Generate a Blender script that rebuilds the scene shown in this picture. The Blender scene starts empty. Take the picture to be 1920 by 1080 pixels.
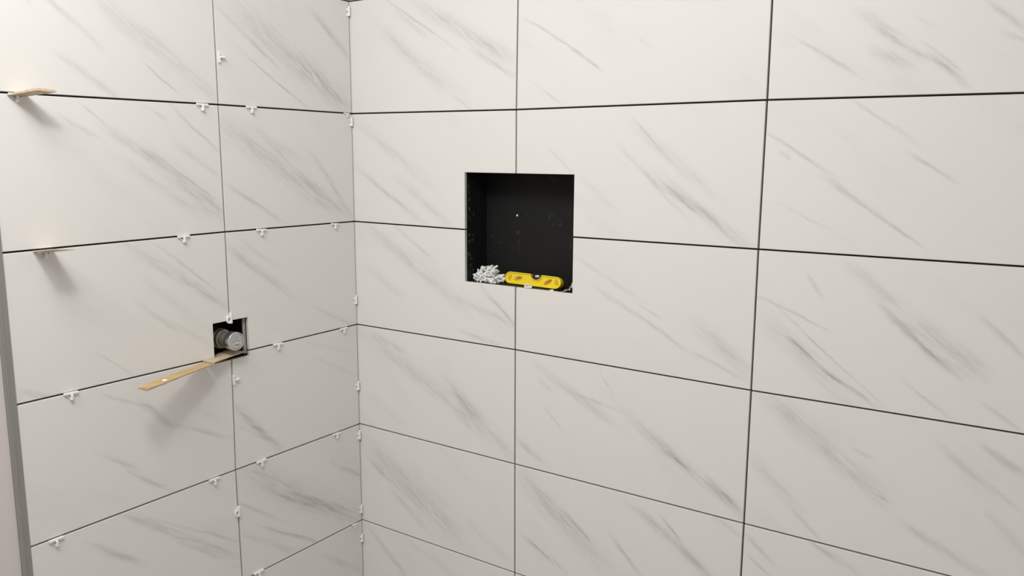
import bpy, bmesh, math, random
from mathutils import Vector, Matrix

# ------------------------------------------------------------------ data (metres; z = 0 is the second joint from the ceiling)
CAM_POS = (1.7106, -1.7144, -0.4217)
CAM_RIGHT = (0.828495, 0.559968, 0.005653)
CAM_DOWN = (0.094858, -0.130383, -0.986916)
CAM_FWD = (-0.551904, 0.818191, -0.161139)
CAM_LENS = 28.673
GRID_BACK = [[(0.0, 0.616), (0.5671, 0.616), (1.1823, 0.616), (1.797, 0.616), (2.41, 0.616)], [(0.0, 0.308), (0.5671, 0.308), (1.1823, 0.308), (1.797, 0.308), (2.41, 0.308)], [(0.0, -0.0007), (0.5671, 0.0), (1.1823, 0.0), (1.797, 0.0), (2.41, 0.0)], [(0.0, -0.3081), (0.5639, -0.3112), (1.1834, -0.3074), (1.797, -0.3103), (2.41, -0.3103)], [(0.0, -0.6161), (0.5646, -0.6181), (1.1821, -0.6162), (1.797, -0.6138), (2.41, -0.6138)], [(0.0, -0.9225), (0.5648, -0.921), (1.183, -0.9253), (1.797, -0.9223), (2.41, -0.9223)], [(0.0, -1.2307), (0.5659, -1.2321), (1.1831, -1.2333), (1.797, -1.232), (2.41, -1.232)], [(0.0, -1.5403), (0.5682, -1.5415), (1.1823, -1.54), (1.797, -1.54), (2.41, -1.54)], [(0.0, -1.848), (0.5671, -1.848), (1.1823, -1.848), (1.797, -1.848), (2.41, -1.848)]]
GRID_LEFT = [[(0.0, 0.616), (0.4468, 0.616), (0.9591, 0.616)], [(0.0, 0.308), (0.4468, 0.308), (0.9591, 0.308)], [(0.0, -0.0007), (0.4468, 0.0), (0.9591, 0.0)], [(0.0, -0.3081), (0.4464, -0.3064), (0.9591, -0.309)], [(0.0, -0.6161), (0.4455, -0.6137), (0.9591, -0.6168)], [(0.0, -0.9225), (0.4457, -0.9246), (0.9591, -0.9248)], [(0.0, -1.2307), (0.4502, -1.23), (0.9591, -1.2311)], [(0.0, -1.5403), (0.4468, -1.54), (0.9591, -1.54)], [(0.0, -1.848), (0.4468, -1.848), (0.9591, -1.848)]]
STROKES = {('L', 0, 1): [(0.8501, -0.1065, 0.7285, -0.2048, 0.0096, 0.3), (0.7217, -0.1177, 0.5795, -0.1947, 0.0282, 0.34), (0.5923, -0.1903, 0.4524, -0.2928, 0.0239, 0.3), (0.6309, -0.2262, 0.556, -0.2833, 0.0034, 0.55), (0.8239, -0.2254, 0.7064, -0.2998, 0.0128, 0.38), (0.8991, -0.1047, 0.8629, -0.1385, 0.011, 0.2)], ('L', 0, 0): [(0.435, -0.0817, 0.2628, -0.2015, 0.0063, 0.4), (0.3859, -0.0684, 0.0209, -0.2972, 0.0654, 0.4), (0.3332, -0.2013, 0.1633, -0.3012, 0.0046, 0.6), (0.1387, -0.0457, -0.0049, -0.163, 0.0147, 0.45), (0.4278, -0.1357, 0.3141, -0.2126, 0.0045, 0.3), (0.1914, -0.1883, 0.0101, -0.2893, 0.0289, 0.3)], ('L', 1, 1): [(0.7775, -0.3225, 0.7182, -0.3754, 0.004, 0.4), (0.8284, -0.3432, 0.7433, -0.395, 0.0072, 0.28), (0.7296, -0.3701, 0.6167, -0.4438, 0.0164, 0.42), (0.65, -0.3158, 0.5836, -0.3514, 0.0067, 0.3), (0.635, -0.426, 0.4395, -0.5812, 0.0322, 0.5), (0.622, -0.4259, 0.4746, -0.53, 0.0042, 0.45), (0.5746, -0.3177, 0.4499, -0.4228, 0.006, 0.4), (0.5667, -0.4015, 0.4535, -0.483, 0.012, 0.3), (0.6987, -0.4376, 0.4929, -0.5844, 0.0209, 0.2)], ('L', 1, 0): [(0.4332, -0.3486, 0.0734, -0.5883, 0.0458, 0.38), (0.3065, -0.3844, 0.1956, -0.4741, 0.0074, 0.3), (0.1502, -0.4315, 0.0209, -0.5835, 0.0135, 0.42), (0.427, -0.5031, 0.2741, -0.5941, 0.0089, 0.45), (0.2228, -0.4666, 0.0215, -0.5989, 0.021, 0.3), (0.3546, -0.3524, 0.2032, -0.4386, 0.0182, 0.2)], ('L', 2, 1): [(0.6945, -0.6308, 0.445, -0.8053, 0.017, 0.5), (0.6966, -0.7448, 0.5961, -0.836, 0.0084, 0.25), (0.636, -0.6239, 0.481, -0.7558, 0.0051, 0.35), (0.674, -0.6992, 0.5097, -0.8513, 0.0212, 0.15), (0.7906, -0.8512, 0.7156, -0.9157, 0.0033, 0.35), (0.9538, -0.899, 0.8825, -0.9313, 0.0112, 0.3), (0.6477, -0.7892, 0.4972, -0.8939, 0.012, 0.2)], ('L', 2, 0): [(0.4391, -0.654, 0.2301, -0.8117, 0.0154, 0.48), (0.1742, -0.8423, -0.0038, -0.9292, 0.0098, 0.28), (0.4032, -0.637, 0.2892, -0.7172, 0.0072, 0.25)], ('L', 3, 1): [(0.6988, -0.9861, 0.6229, -1.0647, 0.0129, 0.5), (0.8022, -1.0755, 0.719, -1.1373, 0.0076, 0.6), (0.7799, -0.9448, 0.6634, -1.0119, 0.005, 0.3), (0.6385, -1.0472, 0.457, -1.1426, 0.0089, 0.35), (0.7323, -1.1419, 0.6022, -1.2465, 0.0079, 0.45), (0.6065, -0.9899, 0.478, -1.0913, 0.0177, 0.15)], ('L', 3, 0): [(0.4395, -1.0663, 0.3059, -1.222, 0.0159, 0.55), (0.4342, -1.1177, 0.3142, -1.2058, 0.0075, 0.35), (0.1707, -0.985, 0.0168, -1.0721, 0.006, 0.28), (0.2264, -0.9314, 0.0033, -1.0061, 0.0079, 0.15)], ('L', 4, 1): [(0.7645, -1.2293, 0.4595, -1.4678, 0.0155, 0.5), (0.8418, -1.2749, 0.7226, -1.3683, 0.0123, 0.45), (0.6822, -1.2778, 0.457, -1.424, 0.0055, 0.35), (0.6306, -1.3458, 0.469, -1.4862, 0.0112, 0.25)], ('L', 4, 0): [(0.4441, -1.2302, -0.0012, -1.5415, 0.0601, 0.42), (0.4492, -1.319, 0.2978, -1.4308, 0.0087, 0.45), (0.3704, -1.418, 0.1545, -1.5599, 0.0081, 0.65), (0.1129, -1.3191, -0.006, -1.3986, 0.0105, 0.45), (0.4476, -1.4055, 0.2458, -1.5513, 0.0139, 0.3), (0.3562, -1.3195, 0.1295, -1.466, 0.008, 0.35), (0.2473, -1.3738, 0.0435, -1.507, 0.0207, 0.3)], ('L', 5, 0): [(0.1763, -1.5809, 0.0044, -1.7077, 0.013, 0.3)], ('R', 0, 0): [(0.1347, -0.0062, 0.3763, -0.1543, 0.0046, 0.55), (0.1189, -0.0856, 0.3316, -0.2459, 0.028, 0.38), (0.253, -0.0351, 0.5582, -0.1952, 0.0302, 0.42), (0.4192, -0.1544, 0.5696, -0.2377, 0.0112, 0.45), (0.3668, -0.2717, 0.4272, -0.3111, 0.0071, 0.3), (0.1686, -0.0411, 0.2791, -0.1182, 0.015, 0.2)], ('R', 0, 1): [(0.5885, -0.097, 0.7378, -0.1849, 0.0041, 0.5), (0.7191, -0.1764, 0.7949, -0.2264, 0.0056, 0.75), (0.5946, -0.2388, 0.6923, -0.3014, 0.0041, 0.4), (0.8668, -0.1491, 0.9458, -0.2001, 0.0109, 0.12)], ('R', 0, 2): [(1.2479, -0.1963, 1.3526, -0.2652, 0.0065, 0.4), (1.3492, -0.1462, 1.4433, -0.2232, 0.018, 0.38), (1.3946, -0.187, 1.4718, -0.2441, 0.0086, 0.7), (1.4601, -0.2081, 1.5304, -0.2691, 0.0043, 0.55), (1.4757, -0.2377, 1.5454, -0.2951, 0.0092, 0.65), (1.3736, -0.2217, 1.4591, -0.253, 0.0172, 0.3), (1.5623, -0.1517, 1.6269, -0.202, 0.0092, 0.45), (1.5872, -0.2035, 1.6288, -0.2227, 0.0071, 0.4), (1.4522, -0.1649, 1.4896, -0.1914, 0.0043, 0.3)], ('R', 1, 0): [(0.0301, -0.3415, 0.2828, -0.5008, 0.0236, 0.28), (0.036, -0.4764, 0.2625, -0.607, 0.0095, 0.55), (0.168, -0.4889, 0.3552, -0.6123, 0.0184, 0.34), (0.4526, -0.3344, 0.5027, -0.3816, 0.0086, 0.12)], ('R', 1, 1): [(0.8726, -0.3303, 0.983, -0.445, 0.0046, 0.3), (0.8478, -0.4018, 1.0163, -0.5533, 0.0092, 0.38), (0.9496, -0.4727, 1.1628, -0.6112, 0.0195, 0.5), (0.6535, -0.4017, 0.7293, -0.4646, 0.0057, 0.28), (0.8868, -0.3602, 1.0937, -0.5153, 0.0213, 0.28), (0.744, -0.4706, 0.8524, -0.5547, 0.0159, 0.15), (0.9629, -0.4842, 1.0344, -0.5408, 0.0091, 0.4)], ('R', 1, 2): [(1.3511, -0.3134, 1.475, -0.3993, 0.005, 0.45), (1.458, -0.4152, 1.5426, -0.4672, 0.0056, 0.55), (1.1835, -0.3727, 1.3263, -0.4617, 0.0058, 0.4), (1.3113, -0.4652, 1.4153, -0.5349, 0.0093, 0.5), (1.3644, -0.5058, 1.4895, -0.5852, 0.005, 0.7), (1.2248, -0.5195, 1.3282, -0.5678, 0.0043, 0.24), (1.2132, -0.4129, 1.2357, -0.4289, 0.0058, 0.5)], ('R', 2, 0): [(0.0626, -0.6325, 0.3899, -0.8261, 0.028, 0.36), (0.1452, -0.613, 0.2801, -0.6998, 0.0065, 0.35), (0.3719, -0.8061, 0.5631, -0.8562, 0.0159, 0.35), (0.4523, -0.762, 0.5648, -0.8532, 0.0104, 0.5), (0.3804, -0.8904, 0.53, -0.9201, 0.0089, 0.35), (0.0486, -0.7451, 0.1905, -0.8249, 0.0193, 0.2)], ('R', 2, 1): [(0.7937, -0.7338, 1.0421, -0.8614, 0.0087, 0.36), (0.7183, -0.658, 0.9133, -0.7525, 0.008, 0.22), (1.0387, -0.7832, 1.1859, -0.892, 0.0289, 0.3), (0.886, -0.7528, 0.9682, -0.794, 0.0047, 0.3), (1.0482, -0.8581, 1.1725, -0.9061, 0.0077, 0.35)], ('R', 2, 2): [(1.252, -0.7969, 1.3088, -0.8347, 0.0052, 0.8), (1.2869, -0.8299, 1.4278, -0.912, 0.0066, 0.7), (1.2459, -0.7496, 1.4371, -0.9037, 0.0044, 0.45), (1.1856, -0.716, 1.3418, -0.774, 0.0044, 0.42), (1.3633, -0.6363, 1.4663, -0.7084, 0.0201, 0.38), (1.428, -0.7094, 1.5727, -0.8304, 0.0115, 0.62), (1.4775, -0.7314, 1.6161, -0.8234, 0.0345, 0.38), (1.6026, -0.7166, 1.68, -0.7834, 0.0093, 0.42), (1.6207, -0.8772, 1.6793, -0.9125, 0.0065, 0.45), (1.1935, -0.7556, 1.3926, -0.9149, 0.037, 0.28), (1.2872, -0.6612, 1.3218, -0.7076, 0.0066, 0.35), (1.4771, -0.851, 1.5658, -0.9104, 0.0066, 0.35)], ('R', 3, 0): [(0.0315, -0.9456, 0.4609, -1.1565, 0.0363, 0.38), (0.3608, -1.0689, 0.4249, -1.1182, 0.0093, 0.32), (0.3385, -1.0422, 0.5641, -1.2201, 0.0257, 0.36), (0.0639, -0.9414, 0.1873, -0.9802, 0.0157, 0.3), (0.0365, -1.1326, 0.1828, -1.2037, 0.0201, 0.15)], ('R', 3, 1): [(0.6295, -0.9524, 0.8749, -1.0743, 0.0168, 0.38), (0.6413, -0.9885, 0.6799, -1.013, 0.0077, 0.6), (0.748, -1.0068, 0.8736, -1.0304, 0.0066, 0.4), (0.9165, -1.0528, 1.1952, -1.2212, 0.0201, 0.5), (0.9867, -1.1042, 1.0605, -1.1398, 0.0081, 0.6), (0.6518, -1.0517, 0.713, -1.1107, 0.0043, 0.35), (1.0927, -1.1452, 1.1864, -1.2147, 0.0128, 0.5), (0.5739, -1.1678, 0.6654, -1.2122, 0.0142, 0.42), (0.8059, -0.9324, 0.851, -0.9918, 0.0049, 0.3)], ('R', 3, 2): [(1.2264, -0.9363, 1.4617, -1.104, 0.0348, 0.48), (1.4408, -1.0943, 1.4689, -1.1079, 0.003, 0.6), (1.2856, -1.1726, 1.3442, -1.2211, 0.0063, 0.6), (1.191, -1.0764, 1.3025, -1.1742, 0.0219, 0.28), (1.5572, -0.9742, 1.689, -1.0679, 0.0126, 0.42), (1.6232, -0.9571, 1.6997, -0.9995, 0.0118, 0.48), (1.5046, -1.1497, 1.654, -1.2123, 0.0138, 0.45), (1.3992, -1.01, 1.4408, -1.0237, 0.006, 0.35), (1.643, -1.0852, 1.7135, -1.1511, 0.0151, 0.3)], ('R', 4, 0): [(0.0052, -1.2809, 0.3862, -1.5018, 0.0558, 0.45), (0.041, -1.3411, 0.1473, -1.4006, 0.0093, 0.55), (0.1258, -1.4142, 0.2689, -1.5103, 0.0144, 0.4), (0.4147, -1.438, 0.5594, -1.5222, 0.0173, 0.2)], ('R', 4, 1): [(0.578, -1.2556, 0.8416, -1.4438, 0.043, 0.42), (0.9164, -1.2615, 1.1233, -1.3909, 0.0185, 0.6), (0.5898, -1.4287, 0.7182, -1.4859, 0.0102, 0.55), (0.854, -1.3547, 0.9437, -1.4406, 0.0096, 0.5), (0.9833, -1.2644, 1.0353, -1.3173, 0.005, 0.55), (0.7152, -1.3205, 0.7945, -1.3814, 0.008, 0.5), (1.1028, -1.2264, 1.1796, -1.2699, 0.0097, 0.3)], ('R', 4, 2): [(1.1886, -1.2572, 1.2596, -1.3163, 0.0089, 0.45), (1.1935, -1.3043, 1.2432, -1.3378, 0.0049, 0.4), (1.294, -1.2192, 1.3737, -1.2572, 0.0079, 0.38), (1.3512, -1.2457, 1.4386, -1.2794, 0.0127, 0.2)], ('R', 5, 0): [(0.0188, -1.5535, 0.1837, -1.679, 0.0151, 0.35), (0.1757, -1.5532, 0.376, -1.6187, 0.0165, 0.2)]}  # veins; one stroke below the long shim paints brown stain and shim shadow
NICHE = (0.4026, 0.7320, -0.7566, -0.4675)
HOLE = (0.3902, 0.4950, -0.9380, -0.8367)
SPACERS = [('h', 0.4931, -0.3087), ('h', 0.3521, -0.3078), ('h', 0.0234, -0.3092), ('h', 0.9075, -0.3112), ('h', 0.563, -0.615), ('h', 0.3376, -0.6162), ('h', 0.0807, -0.6181), ('h', 0.8802, -0.6205), ('h', 0.852, -0.926), ('h', 0.2998, -0.9249), ('h', 0.0592, -0.9246), ('h', 0.5166, -1.2318), ('h', 0.3709, -1.2303), ('h', 0.0989, -1.2331), ('h', 0.9087, -1.2338), ('h', 0.0357, -1.5412), ('h', 0.3963, -1.5365), ('v', 0.4404, -0.195), ('r', 0.4449, -0.8299), ('v', 0.4448, -0.9903), ('r', 0.4506, -1.3421), ('c', 0.0, -0.0289), ('c', 0.0, -0.3305), ('c', 0.0, -0.8462), ('c', 0.0, -1.109), ('c', 0.0, -1.2633), ('c', 0.0, -1.5008), ('c', 0.0, -1.5957)]
SHIM_TOP = [(0.0, -0.925, -0.3113), (0.0, -0.8877, -0.311), (0.075, -0.8677, -0.3028), (0.07, -0.9019, -0.3009)]
SHIM_MID = [(0.0, -0.9018, -0.6174), (0.0, -0.8622, -0.6211), (0.08, -0.8624, -0.6123), (0.08, -0.9037, -0.608)]
SHIM_SHORT = [(-0.0085, -0.5278, -0.924), (0.0358, -0.5251, -0.924), (0.0015, -0.4061, -0.924), (-0.0459, -0.4256, -0.924)]
SHIM_LONG = [(-0.0051, -0.5303, -0.925), (0.0369, -0.529, -0.925), (0.1078, -0.7437, -0.925), (0.0739, -0.745, -0.925)]
# speck (0.0782, -0.6838, -0.924)
# level left/right end ((0.5085, 0.025, -0.7416), (0.6899, 0.025, -0.7361), (0.6063, 0.02, -0.7515), (0.5996, 0.03, -0.7189))
# screw (0.5039, 0.098, -0.5812) valve cap (0.03, -0.4522, -0.8848)
# pile ((0.4035, 0.03, -0.7574), (0.5051, 0.03, -0.7553), (0.4566, 0.03, -0.7153)) edge sp (0.6005, 0.004, -0.7568) debris (0.7173, 0.01, -0.7517)
# far spec (0.4911, 0.07, -0.727)

scene = bpy.context.scene
C = scene.collection
random.seed(7)

# ------------------------------------------------------------------ camera
cd = bpy.data.cameras.new('camera')
cam = bpy.data.objects.new('camera', cd)
C.objects.link(cam)
r_, d_, f_ = Vector(CAM_RIGHT), Vector(CAM_DOWN), Vector(CAM_FWD)
cam.matrix_world = Matrix(((r_.x, -d_.x, -f_.x, CAM_POS[0]), (r_.y, -d_.y, -f_.y, CAM_POS[1]),
                           (r_.z, -d_.z, -f_.z, CAM_POS[2]), (0, 0, 0, 1)))
cd.sensor_width = 36.0
cd.lens = CAM_LENS
cd.clip_start = 0.02
scene.camera = cam

# ------------------------------------------------------------------ light and exposure
w = bpy.data.worlds.new('world')
scene.world = w
w.use_nodes = True
w.node_tree.nodes['Background'].inputs[0].default_value = (1.0, 0.965, 0.935, 1)
w.node_tree.nodes['Background'].inputs[1].default_value = 0.315

def lamp(name, kind, loc, power, col, **kw):
    l = bpy.data.lights.new(name, kind)
    l.energy = power
    l.color = col
    for k, v in kw.items():
        setattr(l, k, v)
    o = bpy.data.objects.new(name, l)
    C.objects.link(o)
    o.location = loc
    return o

lamp('work_lamp', 'POINT', (0.90, -1.36, 0.45), 20.5, (0.975, 1.0, 0.99), shadow_soft_size=0.085)
lamp('overhead_fill', 'AREA', (0.70, -1.80, 0.72), 27, (1.0, 0.985, 0.955), shape='SQUARE', size=1.2)  # unseen soft area light, added as ambient fill from above

scene.view_settings.view_transform = 'Standard'
scene.view_settings.look = 'None'
scene.view_settings.gamma = 1.0
scene.view_settings.use_curve_mapping = False
scene.view_settings.exposure = 0.0

# ------------------------------------------------------------------ helpers
def mat(name, col, rough=0.6, metal=0.0, spec=0.5, noise=0.0, nscale=40.0, bump=0.0, trans=0.0):
    m = bpy.data.materials.new(name)
    m.use_nodes = True
    nt = m.node_tree
    b = nt.nodes['Principled BSDF']
    b.inputs['Base Color'].default_value = (*col, 1)
    b.inputs['Roughness'].default_value = rough
    b.inputs['Metallic'].default_value = metal
    b.inputs['Specular IOR Level'].default_value = spec
    if trans:
        b.inputs['Subsurface Weight'].default_value = trans
        b.inputs['Subsurface Radius'].default_value = (0.004, 0.004, 0.004)
    tc = nt.nodes.new('ShaderNodeTexCoord')
    n = nt.nodes.new('ShaderNodeTexNoise')
    n.inputs['Scale'].default_value = nscale
    n.inputs['Detail'].default_value = 5
    nt.links.new(tc.outputs['Object'], n.inputs['Vector'])
    if noise:
        mx = nt.nodes.new('ShaderNodeMix')
        mx.data_type = 'RGBA'
        nt.links.new(n.outputs['Fac'], mx.inputs['Factor'])
        mx.inputs['A'].default_value = (*[c * (1 - noise) for c in col], 1)
        mx.inputs['B'].default_value = (*[min(1, c * (1 + noise)) for c in col], 1)
        nt.links.new(mx.outputs['Result'], b.inputs['Base Color'])
    if bump:
        bp = nt.nodes.new('ShaderNodeBump')
        bp.inputs['Strength'].default_value = bump
        bp.inputs['Distance'].default_value = 0.002
        nt.links.new(n.outputs['Fac'], bp.inputs['Height'])
        nt.links.new(bp.outputs['Normal'], b.inputs['Normal'])
    return m

def obj(name, bm, m=None, parent=None, smooth=False):
    bmesh.ops.recalc_face_normals(bm, faces=bm.faces)
    me = bpy.data.meshes.new(name)
    bm.to_mesh(me)
    bm.free()
    if smooth:
        for p in me.polygons:
            p.use_smooth = True
    o = bpy.data.objects.new(name, me)
    C.objects.link(o)
    if m:
        me.materials.append(m)
    if parent:
        o.parent = parent
    return o

def tag(o, label, cat, group=None):
    o['label'] = label
    o['category'] = cat
    if group:
        o['group'] = group
    return o

def struct(o):
    o['kind'] = 'structure'
    return o

def box(bm, x0, x1, y0, y1, z0, z1):
    v = [bm.verts.new((x, y, z)) for z in (z0, z1) for (x, y) in ((x0, y0), (x1, y0), (x1, y1), (x0, y1))]
    for f in ((0, 3, 2, 1), (4, 5, 6, 7), (0, 1, 5, 4), (1, 2, 6, 5), (2, 3, 7, 6), (3, 0, 4, 7)):
        bm.faces.new([v[i] for i in f])

def bevel_all(bm, w, seg=1):
    bmesh.ops.bevel(bm, geom=list(bm.edges), offset=w, segments=seg, affect='EDGES', clamp_overlap=True)

def prism(bm, pts, n0, n1):
    """outline pts (x, y) lifted from z = n0 to z = n1"""
    a = [bm.verts.new((x, y, n0)) for x, y in pts]
    b = [bm.verts.new((x, y, n1)) for x, y in pts]
    bm.faces.new(a[::-1])
    bm.faces.new(b)
    k = len(pts)
    for i in range(k):
        j = (i + 1) % k
        bm.faces.new((a[i], a[j], b[j], b[i]))

def inset(pts, d):
    """move every edge of a polygon inward by d"""
    k = len(pts)
    area = sum(pts[i][0] * pts[(i + 1) % k][1] - pts[(i + 1) % k][0] * pts[i][1] for i in range(k))
    s = 1 if area > 0 else -1
    ln = []
    for i in range(k):
        (x0, y0), (x1, y1) = pts[i], pts[(i + 1) % k]
        L = math.hypot(x1 - x0, y1 - y0)
        nx, ny = -(y1 - y0) / L * s, (x1 - x0) / L * s
        ln.append((nx, ny, nx * x0 + ny * y0 + d))
    out = []
    for i in range(k):
        a, b = ln[i - 1], ln[i]
        det = a[0] * b[1] - a[1] * b[0]
        out.append(((a[2] * b[1] - a[1] * b[2]) / det, (a[0] * b[2] - a[2] * b[0]) / det))
    return out

# ------------------------------------------------------------------ marble
def stroke_group():
    g = bpy.data.node_groups.new('vein_stroke', 'ShaderNodeTree')
    I = g.interface
    I.new_socket('Base', in_out='INPUT', socket_type='NodeSocketFloat')
    I.new_socket('P', in_out='INPUT', socket_type='NodeSocketVector')
    I.new_socket('Centre', in_out='INPUT', socket_type='NodeSocketVector')
    I.new_socket('A', in_out='INPUT', socket_type='NodeSocketVector')
    I.new_socket('B', in_out='INPUT', socket_type='NodeSocketVector')
    I.new_socket('Strength', in_out='INPUT', socket_type='NodeSocketFloat')
    I.new_socket('Sum', in_out='OUTPUT', socket_type='NodeSocketFloat')
    gi = g.nodes.new('NodeGroupInput')
    go = g.nodes.new('NodeGroupOutput')
    def vm(op, a, b):
        n = g.nodes.new('ShaderNodeVectorMath')
        n.operation = op
        g.links.new(a, n.inputs[0]); g.links.new(b, n.inputs[1])
        return n
    def ma(op, a, b=None, c=None, clamp=False):
        n = g.nodes.new('ShaderNodeMath')
        n.operation = op
        n.use_clamp = clamp
        for i, s in enumerate((a, b, c)):
            if s is None:
                continue
            if isinstance(s, (int, float)):
                n.inputs[i].default_value = s
            else:
                g.links.new(s, n.inputs[i])
        return n.outputs[0]
    d = vm('SUBTRACT', gi.outputs['P'], gi.outputs['Centre']).outputs[0]
    a = vm('DOT_PRODUCT', d, gi.outputs['A']).outputs['Value']
    b = vm('DOT_PRODUCT', d, gi.outputs['B']).outputs['Value']
    a2 = ma('MULTIPLY', a, a)
    a4 = ma('MULTIPLY', a2, a2)
    b2 = ma('MULTIPLY', b, b)
    e = ma('POWER', 2.718, ma('MULTIPLY', ma('ADD', a4, b2), -1.0))
    g.links.new(ma('MULTIPLY_ADD', e, gi.outputs['Strength'], gi.outputs['Base']), go.inputs['Sum'])
    return g
VG = stroke_group()

def marble(name, strokes, wall, seed):
    m = bpy.data.materials.new(name)
    m.use_nodes = True
    nt = m.node_tree
    N, L = nt.nodes, nt.links
    bs = N['Principled BSDF']
    bs.inputs['Roughness'].default_value = 0.42
    bs.inputs['Specular IOR Level'].default_value = 0.3
    uv = N.new('ShaderNodeUVMap')
    P0 = uv.outputs['UV']
    def math_(op, a, b=None, c=None, clamp=False):
        n = N.new('ShaderNodeMath'); n.operation = op; n.use_clamp = clamp
        for i, s in enumerate((a, b, c)):
            if s is None: continue
            if isinstance(s, (int, float)): n.inputs[i].default_value = s
            else: L.new(s, n.inputs[i])
        return n.outputs[0]
    def warp(src, scale, amp, off):
        mp = N.new('ShaderNodeMapping'); mp.inputs['Location'].default_value = (off, off * .7, 0)
        L.new(src, mp.inputs['Vector'])
        n = N.new('ShaderNodeTexNoise'); n.inputs['Scale'].default_value = scale; n.inputs['Detail'].default_value = 3
        L.new(mp.outputs[0], n.inputs['Vector'])
        s = N.new('ShaderNodeVectorMath'); s.operation = 'SUBTRACT'; L.new(n.outputs['Color'], s.inputs[0]); s.inputs[1].default_value = (.5, .5, .5)
        k = N.new('ShaderNodeVectorMath'); k.operation = 'SCALE'; L.new(s.outputs[0], k.inputs[0]); k.inputs['Scale'].default_value = amp
        a = N.new('ShaderNodeVectorMath'); a.operation = 'ADD'; L.new(src, a.inputs[0]); L.new(k.outputs[0], a.inputs[1])
        return a.outputs[0]
    P = warp(warp(P0, 7, 0.014, seed * 1.7), 70, 0.0045, seed * 3.1)
    sgn = 1 if wall == 'R' else -1
    ang = 0.64 * sgn
    def streak(along, across, off, detail=4, rough=0.6):
        mp = N.new('ShaderNodeMapping'); mp.vector_type = 'TEXTURE'
        mp.inputs['Rotation'].default_value = (0, 0, -ang)
        mp.inputs['Scale'].default_value = (1 / along, 1 / across, 1)
        mp.inputs['Location'].default_value = (off, off * 0.37, 0)
        L.new(P, mp.inputs['Vector'])
        n = N.new('ShaderNodeTexNoise'); n.inputs['Scale'].default_value = 1.0
        n.inputs['Detail'].default_value = detail; n.inputs['Roughness'].default_value = rough
        L.new(mp.outputs[0], n.inputs['Vector'])
        return n.outputs['Fac']
    def ramp(x, lo, hi):
        n = N.new('ShaderNodeMapRange'); n.interpolation_type = 'SMOOTHSTEP'
        n.inputs['From Min'].default_value = lo; n.inputs['From Max'].default_value = hi
        L.new(x, n.inputs['Value'])
        return n.outputs['Result']
    acc = 0.0
    for (x1, y1, x2, y2, wd, st) in strokes:
        g = N.new('ShaderNodeGroup'); g.node_tree = VG
        dx, dy = x2 - x1, y2 - y1
        ln = math.hypot(dx, dy)
        hl = ln * 0.5 * 1.02; hw = max(wd * 0.62, 0.0017)
        g.inputs['Centre'].default_value = ((x1 + x2) / 2, (y1 + y2) / 2, 0)
        g.inputs['A'].default_value = (dx / ln / hl, dy / ln / hl, 0)
        g.inputs['B'].default_value = (-dy / ln / hw, dx / ln / hw, 0)
        g.inputs['Strength'].default_value = st
        L.new(P, g.inputs['P'])
        if isinstance(acc, float): g.inputs['Base'].default_value = 0.0
        else: L.new(acc, g.inputs['Base'])
        acc = g.outputs['Sum']
    fine = ramp(streak(14, 110, seed * 1.3, 5, 0.65), 0.36, 0.66)
    mid = ramp(streak(5, 32, seed * 2.1 + 5), 0.32, 0.68)
    tex = math_('ADD', math_('MULTIPLY_ADD', fine, 0.60, 0.12), math_('MULTIPLY', mid, 0.44))
    f1 = math_('MULTIPLY', acc, tex)
    # the faint all-over clouding of the print
    cl = math_('MULTIPLY', ramp(streak(3, 9, seed * 0.9 + 11, 3), 0.50, 0.78), math_('MULTIPLY_ADD', fine, 0.6, 0.4))
    f = math_('ADD', f1, math_('MULTIPLY', cl, 0.13 if strokes else 0.30), clamp=True)
    mx = N.new('ShaderNodeMix'); mx.data_type = 'RGBA'
    L.new(f, mx.inputs['Factor'])
    mx.inputs['A'].default_value = TILE_BASE
    mx.inputs['B'].default_value = TILE_VEIN
    L.new(mx.outputs['Result'], bs.inputs['Base Color'])
    return m
TILE_BASE = (0.818, 0.798, 0.770, 1)
TILE_VEIN = (0.40, 0.397, 0.385, 1)

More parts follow.
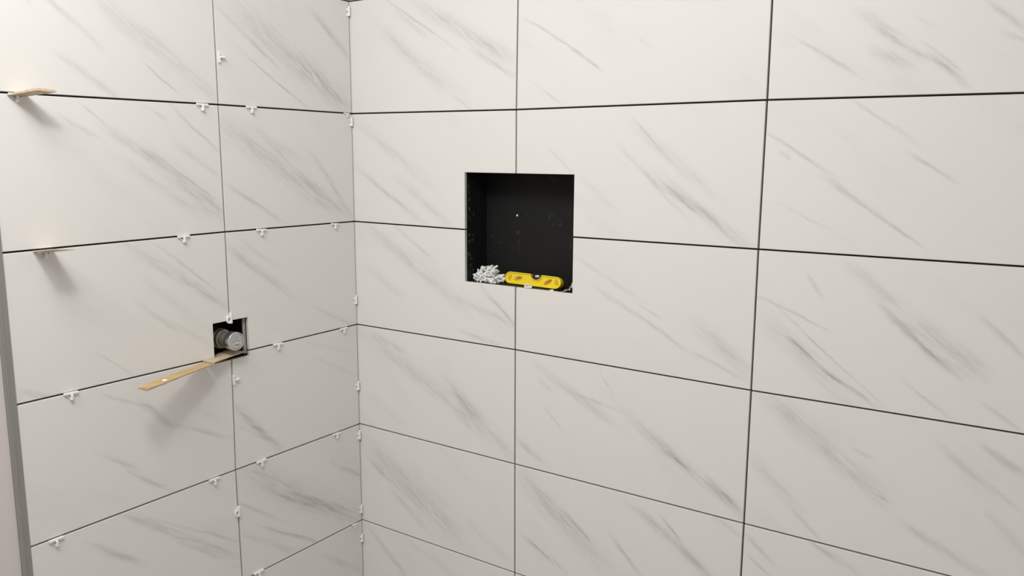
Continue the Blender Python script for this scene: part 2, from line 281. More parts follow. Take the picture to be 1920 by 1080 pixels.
M = {
    'edge': mat('tile_body', (0.74, 0.72, 0.69), 0.7),
    'thinset': mat('dark_joint', (0.045, 0.041, 0.036), 0.9, noise=0.35, nscale=60, bump=0.6),
    'grey_joint': mat('grey_board', (0.09, 0.085, 0.08), 0.9, noise=0.3, nscale=30),
    'drywall': mat('painted_drywall', (0.70, 0.65, 0.625), 0.75, noise=0.03, nscale=6, bump=0.1),
    'metal': mat('satin_metal', (0.43, 0.42, 0.40), 0.42, metal=0.75, noise=0.08, nscale=9),
    'white': mat('white_plastic', (0.93, 0.93, 0.92), 0.38),
    'ceiling': mat('ceiling_paint', (0.78, 0.76, 0.73), 0.9, noise=0.02, nscale=5),
    'floor': mat('mortar_bed', (0.42, 0.40, 0.37), 0.9, noise=0.2, nscale=12, bump=0.3),
    'yellow': mat('yellow_plastic', (0.90, 0.68, 0.008), 0.42, noise=0.05, nscale=30),
    'yellow_in': mat('yellow_recess', (0.66, 0.40, 0.01), 0.5),
    'black': mat('black_plastic', (0.012, 0.012, 0.012), 0.35),
    'vial': mat('vial_acrylic', (0.70, 0.70, 0.75), 0.08, spec=0.8),
    'fluid': mat('vial_fluid', (0.35, 0.20, 0.02), 0.2),
    'brass': mat('dull_brass', (0.33, 0.30, 0.24), 0.42, metal=0.6, noise=0.35, nscale=60, bump=0.3),
    'cap': mat('frosted_cap', (0.50, 0.51, 0.50), 0.22, spec=0.7, noise=0.22, nscale=90),
    'chrome': mat('chrome_ring', (0.62, 0.62, 0.61), 0.18, metal=0.9),
    'darkhole': mat('dark_cavity', (0.012, 0.011, 0.010), 0.9, noise=0.5, nscale=50),
    'smear': mat('dried_thinset', (0.36, 0.35, 0.33), 0.9, noise=0.6, nscale=160, bump=0.8),
    'film': mat('plastic_film', (0.62, 0.62, 0.60), 0.35, noise=0.5, nscale=120, bump=0.5),
    'screw': mat('screw_steel', (0.8, 0.8, 0.78), 0.3, metal=0.3),
}

def wood(name, base, dark, scale=1.0):
    m = bpy.data.materials.new(name)
    m.use_nodes = True
    nt = m.node_tree
    b = nt.nodes['Principled BSDF']
    b.inputs['Roughness'].default_value = 0.7
    tc = nt.nodes.new('ShaderNodeTexCoord')
    mp = nt.nodes.new('ShaderNodeMapping')
    mp.inputs['Scale'].default_value = (8 * scale, 120 * scale, 60 * scale)
    n = nt.nodes.new('ShaderNodeTexNoise')
    n.inputs['Scale'].default_value = 1.6
    n.inputs['Detail'].default_value = 6
    r = nt.nodes.new('ShaderNodeValToRGB')
    r.color_ramp.elements[0].position = 0.3
    r.color_ramp.elements[0].color = (*dark, 1)
    r.color_ramp.elements[1].position = 0.65
    r.color_ramp.elements[1].color = (*base, 1)
    nt.links.new(tc.outputs['UV'], mp.inputs['Vector'])
    nt.links.new(mp.outputs[0], n.inputs['Vector'])
    nt.links.new(n.outputs['Fac'], r.inputs['Fac'])
    nt.links.new(r.outputs['Color'], b.inputs['Base Color'])
    return m
M['cedar_pale'] = wood('pale_shim_wood', (0.70, 0.56, 0.41), (0.50, 0.37, 0.25))
M['cedar'] = wood('golden_shim_wood', (0.62, 0.46, 0.25), (0.40, 0.26, 0.12))

def membrane():
    m = mat('black_membrane', (0.0085, 0.0085, 0.0088), 0.66, spec=0.28, noise=0.25, nscale=14, bump=0.25)
    nt = m.node_tree
    b = nt.nodes['Principled BSDF']
    tc = nt.nodes.new('ShaderNodeTexCoord')
    n = nt.nodes.new('ShaderNodeTexNoise'); n.inputs['Scale'].default_value = 38; n.inputs['Detail'].default_value = 6; n.inputs['Distortion'].default_value = 1.2
    mr = nt.nodes.new('ShaderNodeMapRange'); mr.inputs['From Min'].default_value = 0.64; mr.inputs['From Max'].default_value = 0.80
    mx = nt.nodes.new('ShaderNodeMix'); mx.data_type = 'RGBA'
    src = b.inputs['Base Color'].links[0].from_socket
    nt.links.new(tc.outputs['Object'], n.inputs['Vector']); nt.links.new(n.outputs['Fac'], mr.inputs['Value'])
    nt.links.new(mr.outputs['Result'], mx.inputs['Factor']); nt.links.new(src, mx.inputs['A'])
    mx.inputs['B'].default_value = (0.05, 0.05, 0.05, 1)
    nt.links.new(mx.outputs['Result'], b.inputs['Base Color'])
    return m
M['membrane'] = membrane()

# ------------------------------------------------------------------ the setting
CEIL, FLOOR = 0.75, -2.0
X1, Y1 = 2.41, -2.5
TH = 0.009                                    # tile thickness
NX0, NX1, NZ0, NZ1 = NICHE
HY0, HY1, HZ0, HZ1 = HOLE                     # distances from the corner along the left wall
SB = TH + 0.0006                              # face of the board behind the tiles

bm = bmesh.new()
box(bm, -0.12, NX0 - 0.001, SB, 0.13, FLOOR, CEIL)
box(bm, NX1 + 0.001, X1, SB, 0.13, FLOOR, CEIL)
box(bm, NX0 - 0.001, NX1 + 0.001, SB, 0.13, NZ1 + 0.001, CEIL)
box(bm, NX0 - 0.001, NX1 + 0.001, SB, 0.13, FLOOR, NZ0 - 0.001)
wall_back = struct(obj('wall_back', bm, M['thinset']))

LEND = GRID_LEFT[0][-1][0]
bm = bmesh.new()
box(bm, -0.12, -SB, -HY0 + 0.001, SB, FLOOR, CEIL)
box(bm, -0.12, -SB, -LEND - 0.0204, -HY1 - 0.001, FLOOR, CEIL)
box(bm, -0.12, -SB, -HY1 - 0.001, -HY0 + 0.001, HZ1 + 0.001, CEIL)
box(bm, -0.12, -SB, -HY1 - 0.001, -HY0 + 0.001, FLOOR, HZ0 - 0.001)
wall_left = struct(obj('wall_left', bm, M['thinset']))
bm = bmesh.new()
box(bm, -0.12, -0.003, Y1, -LEND - 0.0205, FLOOR, CEIL)
obj('drywall', bm, M['drywall'], wall_left)
bm = bmesh.new()                              # the black board cavity behind the valve opening
e = 0.0009
box(bm, -0.119, -0.112, -HY1 - e, -HY0 + e, HZ0 - e, HZ1 + e)
box(bm, -0.112, -SB, -HY1 - e, -HY1 - e + 0.0007, HZ0 - e, HZ1 + e)
box(bm, -0.112, -SB, -HY0 + e - 0.0007, -HY0 + e, HZ0 - e, HZ1 + e)
box(bm, -0.112, -SB, -HY1, -HY0, HZ0 - e, HZ0 - e + 0.0007)
box(bm, -0.112, -SB, -HY1, -HY0, HZ1 + e - 0.0007, HZ1 + e)
obj('valve_recess', bm, M['darkhole'], wall_left)

bm = bmesh.new()
box(bm, -0.12, X1, Y1, 0.13, FLOOR - 0.05, FLOOR)
struct(obj('floor', bm, M['floor']))
bm = bmesh.new()
box(bm, -0.12, X1, Y1, 0.13, CEIL, CEIL + 0.05)
struct(obj('ceiling', bm, M['ceiling']))

# metal edge profile that closes the tiling on the left
bm = bmesh.new()
e0 = -LEND - 0.0010
prof = [(0.0015, e0), (0.0015, e0 - 0.0115), (0.0042, e0 - 0.0130), (0.0048, e0 - 0.0155), (0.0040, e0 - 0.0180),
        (0.0015, e0 - 0.0192), (-SB + 0.0003, e0 - 0.0192), (-SB + 0.0003, e0)]
prism(bm, prof, FLOOR, CEIL)
struct(obj('trim_1', bm, M['metal']))

# ------------------------------------------------------------------ tiles
GAP = 0.0041

def cut_corner(pts, hole):
    """a tile outline with the corner that lies in the hole notched out"""
    x0, x1, z0, z1 = hole
    k = len(pts)
    for i, (x, z) in enumerate(pts):
        if x0 < x < x1 and z0 < z < z1:
            pv, nx = pts[i - 1], pts[(i + 1) % k]
            def hit(a, b):
                if abs(a[0] - b[0]) > abs(a[1] - b[1]):
                    xe = x0 if b[0] < x0 else x1
                    t = (xe - a[0]) / (b[0] - a[0])
                    return (xe, a[1] + t * (b[1] - a[1]))
                ze = z0 if b[1] < z0 else z1
                t = (ze - a[1]) / (b[1] - a[1])
                return (a[0] + t * (b[0] - a[0]), ze)
            pa, pb = hit((x, z), pv), hit((x, z), nx)
            inner = (pa[0], pb[1]) if pa[0] in (x0, x1) else (pb[0], pa[1])
            return pts[:i] + [pa, inner, pb] + pts[i + 1:]
    return pts

def tile(outline, wall, m, proud, parent):
    bev = 0.0007
    bm = bmesh.new()
    uvl = bm.loops.layers.uv.new('UVMap')
    inn = inset(outline, bev)
    def at(s, z, d):
        return (s, d - proud, z) if wall == 'R' else (-d + proud, -s, z)
    rings = []
    for pts, d in ((inn, 0.0), (outline, bev), (outline, TH)):
        rings.append([bm.verts.new(at(s, z, d)) for s, z in pts])
    k = len(outline)
    front = bm.faces.new(rings[0])
    side = []
    for a, b in ((0, 1), (1, 2)):
        for i in range(k):
            j = (i + 1) % k
            f = bm.faces.new((rings[a][i], rings[a][j], rings[b][j], rings[b][i]))
            if a == 1:
                side.append(f)
    bk = bm.faces.new(rings[2][::-1])
    side.append(bk)
    for f in bm.faces:
        for lp in f.loops:
            c = lp.vert.co
            lp[uvl].uv = (c.x, c.z) if wall == 'R' else (-c.y, c.z)
    for f in side:
        f.material_index = 1
    bmesh.ops.recalc_face_normals(bm, faces=bm.faces)
    o = obj('tile', bm, m, parent)
    o.data.materials.append(M['edge'])
    return o

def lay(grid, wall, parent, hole):
    cols = len(grid[0]) - 1
    rows = [[(s, CEIL + 0.0) for s, _ in grid[0]]] + grid + [[(s, FLOOR + 0.0) for s, _ in grid[-1]]]
    for r in range(len(rows) - 1):
        for c in range(cols):
            tl, tr, br, bl = rows[r][c], rows[r][c + 1], rows[r + 1][c + 1], rows[r + 1][c]
            pts = inset([tl, tr, br, bl], GAP / 2)
            if c == 0:                       # the corner joint: back tiles run behind the left ones
                d = -0.0065 if wall == 'R' else 0.0028
                pts[0] = (d, pts[0][1]); pts[3] = (d, pts[3][1])
            if c == cols - 1 and wall == 'L':
                pts[1] = (LEND, pts[1][1]); pts[2] = (LEND, pts[2][1])
            pts = cut_corner(pts, hole)
            row = r - 3
            key = (wall, row, c)
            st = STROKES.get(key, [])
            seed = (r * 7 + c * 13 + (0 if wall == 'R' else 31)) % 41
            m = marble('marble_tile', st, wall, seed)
            tile(pts, wall, m, random.uniform(-0.0002, 0.0003), parent)
lay(GRID_BACK, 'R', wall_back, NICHE)
lay(GRID_LEFT, 'L', wall_left, HOLE)

# ------------------------------------------------------------------ recessed niche
niche = bpy.data.objects.new('shower_niche', None)
C.objects.link(niche)
niche.location = ((NX0 + NX1) / 2, 0.05, NZ0)
tag(niche, 'black square recessed niche set into the marble tiled back wall', 'niche')
def npart(name, x0, x1, y0, y1, z0, z1, m=M['membrane'], bev=0.0):
    bm = bmesh.new()
    box(bm, x0 - niche.location.x, x1 - niche.location.x, y0 - 0.05, y1 - 0.05, z0 - NZ0, z1 - NZ0)
    if bev:
        bevel_all(bm, bev)
    return obj(name, bm, m, niche)
t = 0.0008
npart('back_panel', NX0 - t, NX1 + t, 0.098, 0.104, NZ0 - t, NZ1 + t)
npart('side_panel', NX0 - t, NX0 + t, 0.0095, 0.098, NZ0, NZ1)
npart('side_panel', NX1 - t, NX1 + t, 0.0095, 0.098, NZ0, NZ1)
npart('top_panel', NX0 - t, NX1 + t, 0.0095, 0.098, NZ1 - t, NZ1 + t)
npart('bottom_panel', NX0 - t, NX1 + t, 0.0095, 0.098, NZ0 - t, NZ0 + 0.0004)
# the folded seam of the membrane on the left side and at the back corner
bm = bmesh.new()
lx, ly = -niche.location.x, -0.05
box(bm, NX0 + lx + 0.0008, NX0 + lx + 0.0016, 0.060 + ly, 0.0978 + ly, 0.004, NZ1 - NZ0 - 0.004)
box(bm, NX0 + lx + 0.0016, NX0 + lx + 0.012, 0.0968 + ly, 0.0979 + ly, 0.004, NZ1 - NZ0 - 0.004)
obj('membrane_seam', bm, M['membrane'], niche)
# dried mortar dabs on the left cheek
bm = bmesh.new()
rs = random.Random(5)
for k in range(26):
    y = rs.choice((0.016, 0.022, 0.034)) + rs.uniform(-0.004, 0.004)
    z = rs.uniform(0.02, NZ1 - NZ0 - 0.02)
    hgt = rs.uniform(0.002, 0.010)
    wd = rs.uniform(0.0006, 0.002)
    box(bm, NX0 + lx + 0.0008, NX0 + lx + 0.0013, y - wd + ly, y + wd + ly, z - hgt / 2, z + hgt / 2)
dab = obj('mortar_dabs', bm, mat('grey_dabs', (0.09, 0.09, 0.088), 0.9, noise=0.6, nscale=300), niche)
dab['kind'] = 'stuff'
# the head of a fixing screw
bm = bmesh.new()
bmesh.ops.create_uvsphere(bm, u_segments=12, v_segments=8, radius=0.0032, matrix=Matrix.Translation((0.5039 + lx, 0.0975 + ly, -0.5812 - NZ0)) @ Matrix.Diagonal((1, 0.5, 1, 1)))
sc = obj('screw_head', bm, M['screw'], niche, True)
sc['label'] = 'pale screw head in the middle of the back panel'

# crumpled film in the lower right corner
bm = bmesh.new()
rs = random.Random(9)
n = 7
vs = [[bm.verts.new((0.030 * (i / (n - 1) - 0.5) + rs.uniform(-.002, .002), 0.018 * (j / (n - 1) - 0.5) + rs.uniform(-.002, .002),
                     0.001 + max(0, i - 1) / (n - 1) * 0.030 * rs.uniform(0.3, 1.2))) for j in range(n)] for i in range(n)]
for i in range(n - 1):
    for j in range(n - 1):
        if rs.random() < 0.85:
            bm.faces.new((vs[i][j], vs[i + 1][j], vs[i + 1][j + 1], vs[i][j + 1]))
o = obj('plastic_scrap', bm, M['film'])
sm = o.modifiers.new('thick', 'SOLIDIFY'); sm.thickness = 0.0004
o.location = (0.7155, 0.0115, NZ0 + 0.001)
tag(o, 'crumpled whitish scrap in the lower right corner of the black niche', 'scrap')

# ------------------------------------------------------------------ spirit level
LX, LZ = 0.1790, 0.0305                       # length and height
lv = bpy.data.objects.new('spirit_level', None)
C.objects.link(lv)
lv.location = (0.5935, 0.0385, NZ0 + 0.0006)
lv.rotation_euler = (math.radians(-14), 0, math.radians(-4.0))
tag(lv, 'short yellow plastic spirit level standing at the front of the black niche', 'spirit level')
def outline_level(grow=0.0):
    hx, hz = LX / 2 - grow, LZ / 2 - grow
    rad = hz
    pts = []
    for k in range(11):                       # right end, bottom to top
        a = -math.pi / 2 + math.pi * k / 10
        pts.append((hx - rad * 1.1 + rad * 1.1 * math.cos(a), LZ / 2 + hz * math.sin(a)))
    nr = 0.0175 + grow                        # notch in the top edge
    for k in range(11):
        a = math.pi * k / 10
        pts.append((0.010 + nr * math.cos(a), LZ - grow - (nr * 0.80 - grow) * math.sin(a)))
    for k in range(11):
        a = math.pi / 2 + math.pi * k / 10
        pts.append((-hx + rad * 1.1 + rad * 1.1 * math.cos(a), LZ / 2 + hz * math.sin(a)))
    return pts
def slab(name, pts, y0, y1, m, bev=0.0):
    bm = bmesh.new()
    prism(bm, pts, y0, y1)
    bmesh.ops.rotate(bm, verts=bm.verts, cent=(0, 0, 0), matrix=Matrix.Rotation(math.pi / 2, 3, 'X'))  # z -> -y, y -> z
    if bev:
        es = [ed for ed in bm.edges if ed.calc_face_angle(0) > 1.2]
        bmesh.ops.bevel(bm, geom=es, offset=bev, segments=2, affect='EDGES')
    return obj(name, bm, m, lv)
def ring_slab(name, o_, i_, y0, y1, m):
    bm = bmesh.new()
    k = len(o_)
    V = [[bm.verts.new((x, -yy, z)) for x, z in pts] for pts, yy in ((o_, y0), (o_, y1), (i_, y1), (i_, y0))]
    for a in range(4):
        b = (a + 1) % 4
        for i in range(k):
            j = (i + 1) % k
            bm.faces.new((V[a][i], V[a][j], V[b][j], V[b][i]))
    return obj(name, bm, m, lv)
slab('body', outline_level(), -0.0045, 0.0055, M['yellow'])
ring_slab('rim', outline_level(), outline_level(0.0026), 0.0055, 0.0080, M['yellow'])
def oval(cx, cz, a, b, rot=0.0, n=16):
    return [(cx + a * math.cos(2 * math.pi * k / n) * math.cos(rot) - b * math.sin(2 * math.pi * k / n) * math.sin(rot),
             cz + a * math.cos(2 * math.pi * k / n) * math.sin(rot) + b * math.sin(2 * math.pi * k / n) * math.cos(rot)) for k in range(n)]
for cx, cz, rot, hole_ in ((-0.047, 0.0160, 0.25, 0.008), (0.048, 0.0150, 0.55, 0.0105)):
    v = slab('vial_window', oval(cx, cz, 0.0135, 0.0060, rot), 0.0050, 0.0062, M['yellow_in'])
    v2 = slab('vial', oval(cx + 0.002, cz + 0.001, hole_, 0.0026, rot), 0.0062, 0.0070, M['fluid'])
for cx in (-0.0745, 0.0745):
    slab('end_recess', oval(cx, 0.0165, 0.0052, 0.0085, 0.5 if cx > 0 else -0.5), 0.0050, 0.0060, M['yellow_in'])
# dark holder in the notch with the clear middle vial
slab('vial_holder', [(0.010 + 0.0176 * math.cos(a), LZ - 0.004 - 0.0108 * math.sin(a)) for a in [math.pi * k / 12 for k in range(13)]], -0.004, 0.004, M['black'])
bm = bmesh.new()
bmesh.ops.create_cone(bm, cap_ends=True, segments=16, radius1=0.0032, radius2=0.0032, depth=0.012,
                      matrix=Matrix.Translation((0.012, -0.0030, LZ - 0.0040)) @ Matrix.Rotation(math.pi / 2, 4, 'Y'))
vv = obj('centre_vial', bm, M['vial'], lv, True)

# ------------------------------------------------------------------ tile spacers
def spacer_T(bar_len):
    bm = bmesh.new()
    hb = bar_len / 2
    box(bm, -hb, hb, -0.0030, 0.0026, -0.0002, 0.0056)
    box(bm, -hb + 0.003, hb - 0.003, -0.0012, 0.0012, -0.006, -0.0002)
    bevel_all(bm, 0.0006)
    s = bmesh.new()
    box(s, -0.0024, 0.0024, 0.0020, 0.0150, 0.0004, 0.0085)
    box(s, -0.0033, 0.0033, 0.0135, 0.0160, 0.0004, 0.0060)
    bevel_all(s, 0.0006)
    g = bmesh.new()
    for sg in (-1, 1):
        q = [(sg * (hb - 0.001), 0.0018), (sg * (hb - 0.0035), 0.0018), (sg * 0.0018, 0.0105), (sg * 0.0018, 0.0132)]
        if sg < 0:
            q = q[::-1]
        prism(g, q, 0.0003, 0.0022)
    return bm, s, g
def spacer_ring():
    bm = bmesh.new()
    box(bm, -0.0140, 0.0140, -0.0030, 0.0026, -0.0002, 0.0064)
    box(bm, -0.0110, 0.0110, -0.0012, 0.0012, -0.006, -0.0002)
    bevel_all(bm, 0.0006)
    s = bmesh.new()                           # the oval pull loop
    k = 14
    V = []
    for rr, n0 in ((1.0, 0.0006), (1.0, 0.0060), (0.52, 0.0060), (0.52, 0.0006)):
        V.append([s.verts.new((-0.0030 + 0.0105 * rr * math.cos(2 * math.pi * i / k), 0.0060 + 0.0068 * rr * math.sin(2 * math.pi * i / k), n0)) for i in range(k)])
    for a in range(4):
        b = (a + 1) % 4
        for i in range(k):
            j = (i + 1) % k
            s.faces.new((V[a][i], V[a][j], V[b][j], V[b][i]))
    return bm, s
tb, ts, tg = spacer_T(0.033)
T_BAR, T_STEM, T_WEB = [], None, None
def me_of(bm, name):
    o = obj(name, bm, M['white'])
    me = o.data
    bpy.data.objects.remove(o)
    return me
T_BAR = me_of(tb, 'spacer_bar'); T_STEM = me_of(ts, 'spacer_stem'); T_WEB = me_of(tg, 'spacer_web')
V_BAR, V_STEM, V_WEB = [me_of(b, 'spacer_short') for b in spacer_T(0.028)]
R_BAR, R_LOOP = [me_of(b, 'spacer_loop') for b in spacer_ring()]

def spacer(parts, label, origin, ax, ay, az, scale=1.0, group=None):
    root = bpy.data.objects.new('tile_spacer', None)
    C.objects.link(root)
    root.empty_display_size = 0.01
    ax, ay, az = Vector(ax).normalized(), Vector(ay).normalized(), Vector(az).normalized()
    root.matrix_world = Matrix(((ax.x * scale, ay.x * scale, az.x * scale, origin[0]), (ax.y * scale, ay.y * scale, az.y * scale, origin[1]),
                                (ax.z * scale, ay.z * scale, az.z * scale, origin[2]), (0, 0, 0, 1)))
    tag(root, label, 'tile spacer', group)
    for nm, me in parts:
        c = bpy.data.objects.new(nm, me)
        C.objects.link(c)
        c.parent = root
    return root

TP = (('bar', T_BAR), ('stem', T_STEM), ('web', T_WEB))
VP = (('bar', V_BAR), ('stem', V_STEM), ('web', V_WEB))
RP = (('bar', R_BAR), ('loop', R_LOOP))
SPL = [
    'white T spacer in the top joint, just left of where the vertical joint crosses it',
    'white T spacer in the top joint, just right of where the vertical joint crosses it',
    'white spacer ending the top joint of the left wall at the room corner',
    'white T spacer under the uppermost wooden shim, far left of the top joint',
    'white T spacer in the second joint down, left of the vertical joint, left wall',
    'white T spacer in the second joint down, just right of the vertical joint, left wall',
    'white T spacer in the second joint down, close to the room corner, left wall',
    'small white spacer under the middle wooden shim at the left end of the second joint',
    'white T spacer in the third joint, far left towards the metal edge',
    'white T spacer in the third joint, right of the square valve opening',
    'white T spacer in the third joint down, close to the room corner',
    'white T spacer in the fourth joint, just left of the vertical joint',
    'white T spacer in the fourth joint, just right of the vertical joint',
    'white T spacer in the fourth joint, close to the room corner',
    'white T spacer at the far left end of the fourth joint, beside the metal edge',
    'white T spacer in the fifth joint, close to the room corner at the bottom',
    'white T spacer half cut by the bottom of the picture, right of the vertical joint',
    'white T spacer near the top of the vertical joint of the left wall',
    'white looped spacer hanging over the top edge of the square valve opening',
    'white T spacer in the vertical joint just below the square valve opening',
    'white looped spacer in the lowest stretch of the vertical joint of the left wall',
    'white looped spacer at the very top of the room corner joint',
    'white looped spacer in the room corner joint, just below the top horizontal joint',
    'white looped spacer in the room corner joint, just above the third horizontal joint',
    'white looped spacer in the room corner joint, midway between third and fourth horizontal joints',
    'white looped spacer in the room corner joint, just below the fourth horizontal joint',
    'white looped spacer in the room corner joint, just above the lowest horizontal joint',
    'white looped spacer in the room corner joint, below the lowest horizontal joint',
]
rs = random.Random(3)
for (kind, s, z), lab in zip(SPACERS, SPL):
    tilt = rs.uniform(-0.05, 0.05)
    if kind == 'h':
        small = s < 0.03
        o = spacer(TP, lab, (0.0004, -s, z), (0, 1, tilt), (0, tilt, -1), (1, 0, 0) , 0.62 if 0.0 < s < 0.04 else (0.92 if s > 0.1 else 0.85), 'spacers in the horizontal joints')
    elif kind == 'v':
        spacer(VP, lab, (0.0004, -s, z), (0, tilt, -1), (0, 1, tilt), (1, 0, 0), 0.95, 'spacers in the vertical joint')
    elif kind == 'r':
        spacer(RP, lab, (0.0004, -s, z), (0, tilt, 1), (0, -1, tilt), (1, 0, 0), 0.98, 'spacers in the vertical joint')
    else:
        spacer(RP, lab, (0.0022, -0.0040, z), (tilt * 0.5, 0, 1), (-0.75, -0.66, 0), (0.66, -0.75, 0), 0.95, 'spacers in the room corner joint')

# the heap of loose spacers in the niche
rs = random.Random(21)
HX, HY = 0.4515, 0.0420
count = 0
for layer, (zz, rad, num) in enumerate(((0.0035, 0.046, 22), (0.0105, 0.041, 18), (0.0175, 0.036, 15), (0.0240, 0.029, 11), (0.0300, 0.024, 9), (0.0355, 0.020, 6))):
    for k in range(num):
        a = 2 * math.pi * (k + rs.random() * 0.7) / num
        r = rad * math.sqrt(rs.uniform(0.05, 1.0))
        x = HX + r * math.cos(a) * 1.0
        y = HY + r * math.sin(a) * 0.80
        x = max(NX0 + 0.010, x); y = max(0.013, y); x = min(x, 0.492)
        e = Matrix.Rotation(rs.uniform(0, 6.28), 3, 'Z') @ Matrix.Rotation(rs.uniform(-1.0, 1.0) * (0.25 if layer == 0 else 1), 3, 'X') @ Matrix.Rotation(rs.uniform(-0.9, 0.9) * (0.2 if layer == 0 else 1), 3, 'Y')
        cvec = [e.col[0], e.col[1], e.col[2]]
        spacer(TP if rs.random() < 0.6 else RP, 'loose white spacer in the heap at the left of the black niche', (x, y, NZ0 + zz),
               cvec[0], cvec[1], cvec[2], 0.62, 'loose spacers heaped in the niche')
# one stray spacer on the front lip of the niche and one behind the level
spacer(RP, 'white spacer lying on the niche front edge below the yellow level', (0.6005, 0.0060, NZ0 + 0.0046), (1, 0.2, 0.1), (0.1, -0.35, 1), (0.2, -1, -0.3), 0.72)
spacer(TP, 'tiny white spacer fragment behind the left end of the yellow level', (0.4930, 0.0800, NZ0 + 0.020), (1, 0.3, 0.4), (-0.3, 1, 0), (0, 0.2, 1), 0.22)
spacer(TP, 'white spacer sliver under the right end of the yellow level', (0.6700, 0.0052, NZ0 + 0.0010), (1, 0.12, 0), (-0.12, 1, 0), (0, 0, 1), 0.35)

# ------------------------------------------------------------------ shower valve
VY, VZ = -0.4520, -0.8850
val = bpy.data.objects.new('shower_valve', None)
C.objects.link(val)
val.location = (-0.05, VY, VZ)
tag(val, 'round metal shower valve body with frosted cap in the square opening', 'valve')
def lathe(name, prof, m, parent, seg=36, smooth=True):
    """profile (x, r) turned about the x axis"""
    bm = bmesh.new()
    rings = []
    for x, r in prof:
        if r < 1e-6:
            rings.append([bm.verts.new((x, 0, 0))])
        else:
            rings.append([bm.verts.new((x, r * math.cos(2 * math.pi * i / seg), r * math.sin(2 * math.pi * i / seg))) for i in range(seg)])
    for a, b in zip(rings[:-1], rings[1:]):
        for i in range(seg):
            j = (i + 1) % seg
            q = [a[i % len(a)], a[j % len(a)], b[j % len(b)], b[i % len(b)]]
            q = list(dict.fromkeys(q))
            if len(q) >= 3:
                bm.faces.new(q)
    o = obj(name, bm, m, parent, smooth)
    return o
o = lathe('valve_body', [(-0.055, 0), (-0.055, 0.026), (0.020, 0.026), (0.022, 0.0235), (0.032, 0.0235), (0.033, 0.0205), (0.062, 0.0205), (0.062, 0)], M['brass'], val)
o['label'] = 'dull brass body'
for p in o.data.polygons: p.use_smooth = False
o = lathe('retaining_ring', [(0.060, 0.0205), (0.060, 0.0232), (0.0655, 0.0236), (0.078, 0.0236), (0.0815, 0.0225), (0.0815, 0.0198), (0.0790, 0.0192), (0.0790, 0.0)], M['chrome'], val)
for p in o.data.polygons: p.use_smooth = False
o['label'] = 'shiny ring'
o = lathe('cap', [(0.0792, 0.0190), (0.0806, 0.0186), (0.0806, 0.0122), (0.0796, 0.0116), (0.0796, 0.0)], M['cap'], val)
for p in o.data.polygons: p.use_smooth = False
o['label'] = 'frosted grey cap'
bm = bmesh.new()                              # moulded cross and screw boss on the cap
for a in (0.35, 1.45, 2.75, 4.1, 5.3):
    q = [(math.cos(a) * r_ + math.sin(a) * w_, math.sin(a) * r_ - math.cos(a) * w_) for r_, w_ in ((0.003, -0.0011), (0.0112, -0.0014), (0.0112, 0.0014), (0.003, 0.0011))]
    vs = [[bm.verts.new((x, y, z)) for y, z in q] for x in (0.0796, 0.0812)]
    bm.faces.new(vs[1])
    for i in range(4):
        j = (i + 1) % 4
        bm.faces.new((vs[0][i], vs[0][j], vs[1][j], vs[1][i]))
obj('cap_rib', bm, M['cap'], val)
o = lathe('cap_screw', [(0.0796, 0.0042), (0.0826, 0.0038), (0.0826, 0.0)], M['chrome'], val, 16)
o.location = (0, 0.0035, -0.0060)
# pipe union and grey mortar at the right side of the opening
bm = bmesh.new()
box(bm, -0.0160, -0.0100, -HY0 - 0.0085, -HY0 - 0.0002, HZ0 + 0.004, HZ1 - 0.001)
bevel_all(bm, 0.0012)
for v in bm.verts:
    v.co.y += random.uniform(-0.0012, 0.0002)
o = obj('board_edge', bm, M['smear'], wall_left)
o['label'] = 'grey mortar-smeared board edge on the right side of the valve opening'

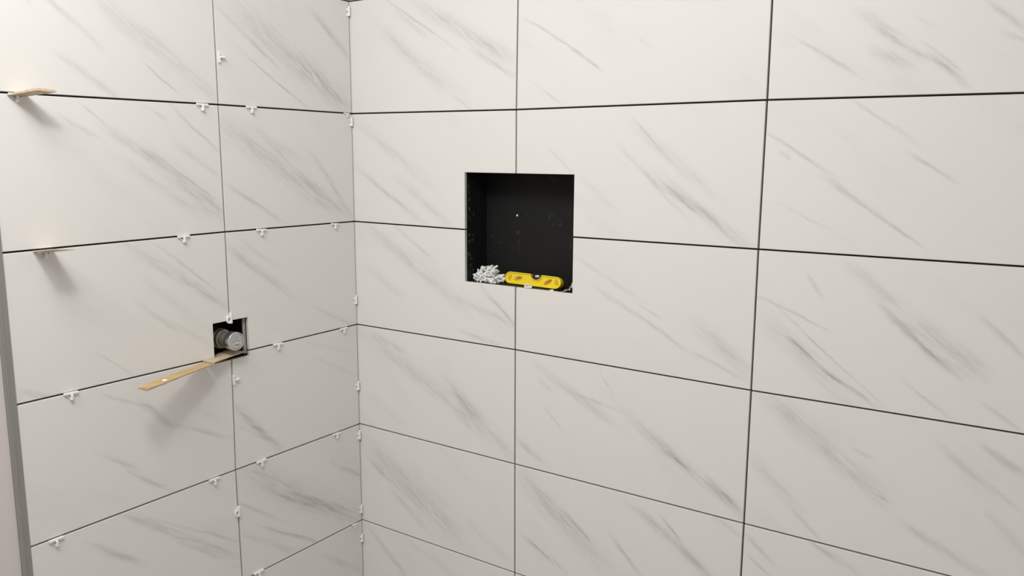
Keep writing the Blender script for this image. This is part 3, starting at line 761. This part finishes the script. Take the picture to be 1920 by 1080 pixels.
# ------------------------------------------------------------------ wooden shims
def shim(name, top, t0, t1, m, label, parent=None, sub=8, wob=0.0006, seed=1):
    """top = root left, root right, tip right, tip left; t0, t1 = thickness at root and tip"""
    rr = random.Random(seed)
    a, b, c, d = [Vector(v) for v in top]
    bm = bmesh.new()
    uvl = bm.loops.layers.uv.new('UVMap')
    nrm = (b - a).cross(d - a).normalized()
    if nrm.z < 0:
        nrm = -nrm
    rows = []
    for i in range(sub + 1):
        t = i / sub
        l, r = a.lerp(d, t), b.lerp(c, t)
        side = (r - l).normalized()
        l = l + side * rr.uniform(-wob, wob); r = r + side * rr.uniform(-wob, wob)
        th = t0 + (t1 - t0) * t
        rows.append([bm.verts.new(l), bm.verts.new(r), bm.verts.new(r - nrm * th), bm.verts.new(l - nrm * th)])
    for i in range(sub):
        for j in range(4):
            k = (j + 1) % 4
            bm.faces.new((rows[i][j], rows[i][k], rows[i + 1][k], rows[i + 1][j]))
    bm.faces.new(rows[0]); bm.faces.new(rows[-1][::-1])
    ctr = (a + b + c + d) / 4
    lng = ((c + d) / 2 - (a + b) / 2).normalized()
    wdt = (b - a).normalized()
    for f in bm.faces:
        for lp in f.loops:
            p = lp.vert.co - ctr
            lp[uvl].uv = (p.dot(lng), p.dot(wdt) + p.z * 0.7)
    for v in bm.verts:
        v.co -= ctr
    o = obj(name, bm, m)
    o.location = ctr
    tag(o, label, 'shim', 'wooden shims on the left wall')
    return o
shim('wooden_shim', SHIM_TOP, 0.0030, 0.0045, M['cedar_pale'], 'uppermost pale wooden shim, wedged into the top joint at the far left', seed=2)
shim('wooden_shim', SHIM_MID, 0.0028, 0.0020, M['cedar_pale'], 'middle pale wooden shim sticking out of the second joint at the far left', seed=3)
ss = [(x, y, z + 0.0012) for x, y, z in SHIM_SHORT]
shim('wooden_shim', ss, 0.0024, 0.0024, M['cedar_pale'], 'short pale wooden shim lying in the square valve opening under the valve', seed=4)
sl = [(max(x, 0.0012), y, z - 0.0010) for x, y, z in SHIM_LONG]
o = shim('wooden_shim', sl, 0.0022, 0.0038, M['cedar'], 'long golden wooden shim sticking out left below the valve opening', sub=12, wob=0.0012, seed=5)
bm = bmesh.new()
bmesh.ops.create_uvsphere(bm, u_segments=12, v_segments=8, radius=0.0052, matrix=Matrix.Diagonal((1, 1.25, 0.45, 1)))
for v in bm.verts:
    v.co += Vector((random.uniform(-.0006, .0006), random.uniform(-.0006, .0006), 0))
p_ = obj('thinset_blob', bm, M['white'], None, True)
p_.location = (0.0800, -0.6838, -0.9240)
tag(p_, 'small white blob stuck on the long golden shim', 'thinset blob')
